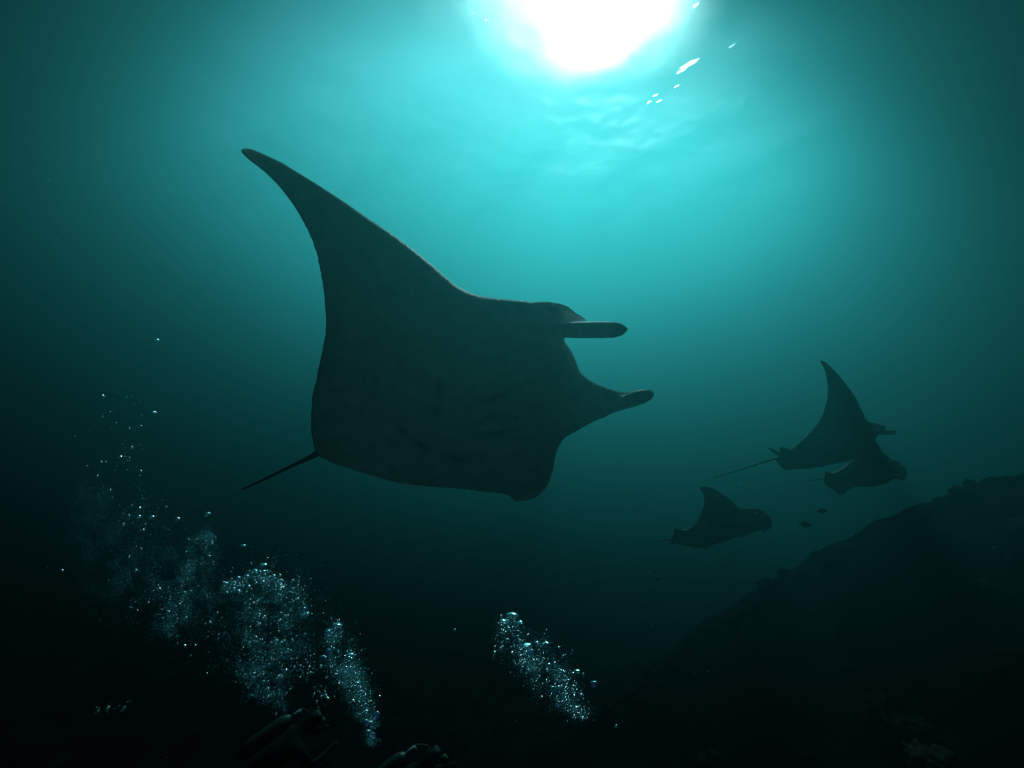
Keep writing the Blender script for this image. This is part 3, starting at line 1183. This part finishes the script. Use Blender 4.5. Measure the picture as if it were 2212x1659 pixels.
# milky clouds of bubbles too fine to see singly
fr = Froth()
froth(CLOUD, 15000, .30, .75, DA)
froth(CLOUD_RIM, 3000, .30, .75, DA)
froth(COLUMN, 12000, .30, .75, DB)
froth(MID, 9000, .28, .7, DC)
froth([(452, 1150, 16), (428, 1200, 42), (408, 1255, 55), (385, 1315, 45), (362, 1365, 25)], 9000, .26, .6, DA)
froth(WIDE, 5000, .28, .6, DA)
froth([(210, 1050, 60), (200, 1180, 70), (300, 1280, 80)], 6000, .25, .5, DA)
fr.build('fine_bubble_froth', FROTH)


# ------------------------------------------------------------------ blobs added just under the surface in place of sun glints
def glint_material():
    m, n, l = new_mat('glint_film')
    out = n.new('ShaderNodeOutputMaterial')
    rf = n.new('ShaderNodeBsdfRefraction')            # underside: rough film that throws the sun downwards
    rf.inputs['IOR'].default_value = 1.10
    rf.inputs['Roughness'].default_value = 1.0
    tp = n.new('ShaderNodeBsdfTransparent')           # clear top
    geo = n.new('ShaderNodeNewGeometry')
    sx = n.new('ShaderNodeSeparateXYZ')
    l.new(geo.outputs['True Normal'], sx.inputs[0])
    bf = n.new('ShaderNodeMath')
    bf.operation = 'MULTIPLY'
    sg = n.new('ShaderNodeMapRange')                  # outward normal: the shading normal flips on back faces
    sg.inputs[3].default_value = 1.0
    sg.inputs[4].default_value = -1.0
    l.new(geo.outputs['Backfacing'], sg.inputs[0])
    l.new(sx.outputs[2], bf.inputs[0])
    l.new(sg.outputs[0], bf.inputs[1])
    gt = n.new('ShaderNodeMath')
    gt.operation = 'GREATER_THAN'
    gt.inputs[1].default_value = 0.0
    l.new(bf.outputs[0], gt.inputs[0])
    mx = n.new('ShaderNodeMixShader')
    l.new(gt.outputs[0], mx.inputs[0])
    l.new(rf.outputs[0], mx.inputs[1])
    l.new(tp.outputs[0], mx.inputs[2])
    l.new(mx.outputs[0], out.inputs[0])
    return m


GLINT = glint_material()


def fleck(x, y, a, b, ang, label):
    """a by b survey pixels, turned by ANG, floating a hand below the waves"""
    dirv = ray(x * K, y * K)
    d = (18.85 - CAM_Z) / dirv.z
    bm = bmesh.new()
    bmesh.ops.create_icosphere(bm, subdivisions=3, radius=1.0)
    for v in bm.verts:
        p = v.co.copy()
        k = 1 + 0.45 * noise.noise(p * 2.0 + Vector((x, y, 0)))
        v.co = Vector((p.x * k * a * 1.2, p.y * k * b * 0.7, p.z * 0.12 * b)) * (0.5 * K * d / F)
    me = bpy.data.meshes.new('glint_blob')
    bm.to_mesh(me)
    bm.free()
    me.materials.append(GLINT)
    me.polygons.foreach_set('use_smooth', [True] * len(me.polygons))
    o = bpy.data.objects.new('glint_blob', me)
    o.location = C0 + dirv * d
    o.rotation_euler = (0, 0, -ang)
    COL.objects.link(o)
    tag(o, label, 'foam', 'glint blobs at the surface')


for x, y, a, b, ang, lab in (
    (1488, 138, 34, 15, .7, 'largest white glint blob right of the sun patch'),
    (1471, 153, 20, 9, .8, 'white glint blob touching the largest one on its lower left'),
    (1461, 186, 9, 6, .6, 'small glint blob midway below the largest one'),
    (1415, 206, 9, 5, .6, 'upper glint blob of the loose trio lower right of the sun'),
    (1424, 218, 9, 7, .6, 'right glint blob of the loose trio lower right of the sun'),
    (1403, 220, 8, 5, .5, 'left glint blob of the loose trio lower right of the sun'),
    (1052, 43, 7, 10, -.3, 'white glint blob left of the sun patch'),
    (1022, 28, 6, 8, -.3, 'small white glint blob farthest left of the sun patch'),
    (1582, 98, 14, 5, .9, 'thin slanting glint blob farthest right of the sun patch'),
    (1502, 12, 12, 9, .8, 'glint blob at the upper right rim of the sun patch'),
):
    fleck(x, y, a, b, ang, lab)


# ------------------------------------------------------------------ two divers low in the dark, whose breath makes the bubbles
SUIT = skin_mat('neoprene_black', (0.006, 0.006, 0.0065), (0.01, 0.01, 0.011), scale=12, rough=0.8, bump=0.2, spec=0.1)
TANK = skin_mat('tank_paint_pale', (0.035, 0.037, 0.035), (0.02, 0.022, 0.02), scale=5, rough=0.45, bump=0.05, spec=0.3)
HOSE = skin_mat('rubber_black', (0.015, 0.015, 0.015), (0.02, 0.02, 0.02), rough=0.7, bump=0.1)
GREEN = skin_mat('lime_rubber', (0.03, 0.07, 0.015), (0.02, 0.05, 0.01), rough=0.6, bump=0.1)
STEEL = skin_mat('steel_grey', (0.4, 0.4, 0.4), (0.3, 0.3, 0.3), rough=0.35, bump=0.0, spec=0.5)


def capsule(name, a, b, r, mat, parent, n=20, taper=1.0):
    """closed rounded cylinder between two points in the parent's space"""
    a, b = Vector(a), Vector(b)
    t = (b - a).normalized()
    s = t.orthogonal().normalized()
    c = t.cross(s)
    L = (b - a).length
    prof = [(0, 0.02), (0.03, .55), (0.10, .88), (0.22, 1), (0.75, 1 * taper), (0.88, .86 * taper), (0.96, .5 * taper), (1, .05)]
    V, f = [], []
    for u, k in prof:
        for j in range(n):
            an = 2 * math.pi * j / n
            V.append(a + t * (u * L) + (s * math.cos(an) + c * math.sin(an)) * r * k)
    for i in range(len(prof) - 1):
        for j in range(n):
            p, q2 = i * n + j, i * n + (j + 1) % n
            f.append((p, q2, q2 + n, p + n))
    f.append(tuple(range(n))[::-1])
    f.append(tuple((len(prof) - 1) * n + j for j in range(n)))
    return mesh_obj(name, V, f, mat, parent)


def diver(label, loc, rot, knee):
    """a diver swimming along +X, belly down: one skinned body, with kit hung on it"""
    e = empty('person', loc)
    e.rotation_euler = rot
    tag(e, label, 'diver', 'divers')
    J = {'pelvis': (0, 0, 0, .14), 'waist': (.2, 0, .01, .135), 'chest': (.42, 0, .02, .16), 'neck': (.6, 0, .05, .07), 'head': (.72, 0, .09, .10), 'crown': (.82, 0, .12, .085)}
    chains = [('pelvis', 'waist', 'chest', 'neck', 'head', 'crown')]
    for s, n_ in ((1, 'l'), (-1, 'r')):
        J.update({'sh' + n_: (.5, .19 * s, .02, .075), 'el' + n_: (.55, .34 * s, -.16, .05), 'wr' + n_: (.76, .22 * s, -.24, .036), 'hd' + n_: (.84, .18 * s, -.25, .04), 'fg' + n_: (.91, .16 * s, -.26, .02),
                  'hp' + n_: (-.06, .11 * s, -.01, .105), 'kn' + n_: (-.48, .15 * s, -.06 - .5 * knee, .07), 'an' + n_: (-.88, .14 * s, .02 + knee, .045), 'ft' + n_: (-1.02, .15 * s, -.02 + knee, .04)})
        chains += [('chest', 'sh' + n_, 'el' + n_, 'wr' + n_, 'hd' + n_, 'fg' + n_), ('pelvis', 'hp' + n_, 'kn' + n_, 'an' + n_, 'ft' + n_)]
        for q3, (dx, dy, dz) in enumerate(((.08, -.03, -.02), (.09, 0, -.02), (.07, .03, -.03), (.03, .05, .0))):
            J['d%d%s' % (q3, n_)] = (.84 + dx, .18 * s + dy * s, -.25 + dz, .012)
            chains.append(('hd' + n_, 'd%d%s' % (q3, n_)))
    keys = list(J)
    me = bpy.data.meshes.new('body')
    ed = set()
    for ch in chains:
        for a, b in zip(ch, ch[1:]): ed.add((keys.index(a), keys.index(b)))
    me.from_pydata([J[k][:3] for k in keys], sorted(ed), [])
    o = bpy.data.objects.new('body', me)
    COL.objects.link(o)
    md = o.modifiers.new('skin', 'SKIN')
    md.use_smooth_shade = True
    sv = me.skin_vertices[0].data
    for i, k in enumerate(keys):
        sv[i].radius = (J[k][3], J[k][3])
    sv[keys.index('pelvis')].use_root = True
    o.modifiers.new('sub', 'SUBSURF').levels = 1
    bpy.context.view_layer.update()
    baked = bpy.data.meshes.new_from_object(o.evaluated_get(bpy.context.evaluated_depsgraph_get()))
    o.modifiers.clear()
    o.data = baked
    baked.materials.clear()
    baked.materials.append(SUIT)
    o.parent = e
    tk = capsule('scuba_tank', (-.06, 0, .27), (.56, 0, .30), .09, TANK, e)
    capsule('tank_valve', (.55, 0, .30), (.66, 0, .30), .028, STEEL, tk)
    capsule('second_stage', (.80, 0, -.02), (.88, 0, -.02), .045, GREEN, e)
    hose = [Vector(p) for p in ((.63, .03, .30), (.66, .16, .24), (.74, .19, .1), (.82, .08, -.01))]
    V, f = [], []
    pts = [hose[0].lerp(hose[1], t) * (1 - t) + hose[1].lerp(hose[2], t) * t if t < 1 else hose[2] for t in np.linspace(0, 1, 7)] + [hose[2].lerp(hose[3], t) for t in (.33, .66, 1)]
    for p in pts:
        for j in range(8): V.append(p + Vector((0, math.cos(j * math.pi / 4), math.sin(j * math.pi / 4))) * .012)
    for i in range(len(pts) - 1):
        for j in range(8):
            f.append((i * 8 + j, i * 8 + (j + 1) % 8, i * 8 + 8 + (j + 1) % 8, i * 8 + 8 + j))
    mesh_obj('hose', V, f, HOSE, e)
    mk = capsule('mask', (.80, -.075, .10), (.80, .075, .10), .05, HOSE, e)
    for s in (1, -1):
        y = .15 * s
        z = knee
        V = [(-.98, y - .05, z), (-.98, y + .05, z), (-1.25, y + .09, z - .04), (-1.55, y + .1, z - .12), (-1.6, y, z - .14), (-1.55, y - .1, z - .12), (-1.25, y - .09, z - .04)]
        V = [(a, b, c + .012) for a, b, c in V] + [(a, b, c - .012) for a, b, c in V]
        f = [tuple(range(7)), tuple(range(13, 6, -1))] + [((i + 1) % 7, i, i + 7, (i + 1) % 7 + 7) for i in range(7)]
        mesh_obj('fin', V, f, HOSE, e, smooth=False)
    return e


diver('diver in black wetsuit with a pale tank, almost lost in the dark at lower left', at(540 * K, 1668 * K, 5.3), (R(8), R(-20), R(38)), .12)
diver('diver with a lime mouthpiece cut off by the bottom edge under the slim bubble column', at(806 * K, 1768 * K, 4.75), (R(0), R(-30), R(20)), .1)

# ------------------------------------------------------------------ specks of plankton hanging in the water
fr = Froth()
for _ in range(420):
    px, py = rnd.uniform(-60, 1084), rnd.uniform(-60, 800)
    d = rnd.uniform(1.2, 6.5)
    p = at(px, py, d)
    if p.z > ground_z(p.x, p.y) + 0.1:
        fr.add(p, rnd.choice((.2, .3, .3, .45)) * d / F * rnd.uniform(.6, 1.3), rnd.uniform(.5, 1.5), rnd.uniform(0, 3))
fr.build('drifting_plankton', FROTH)
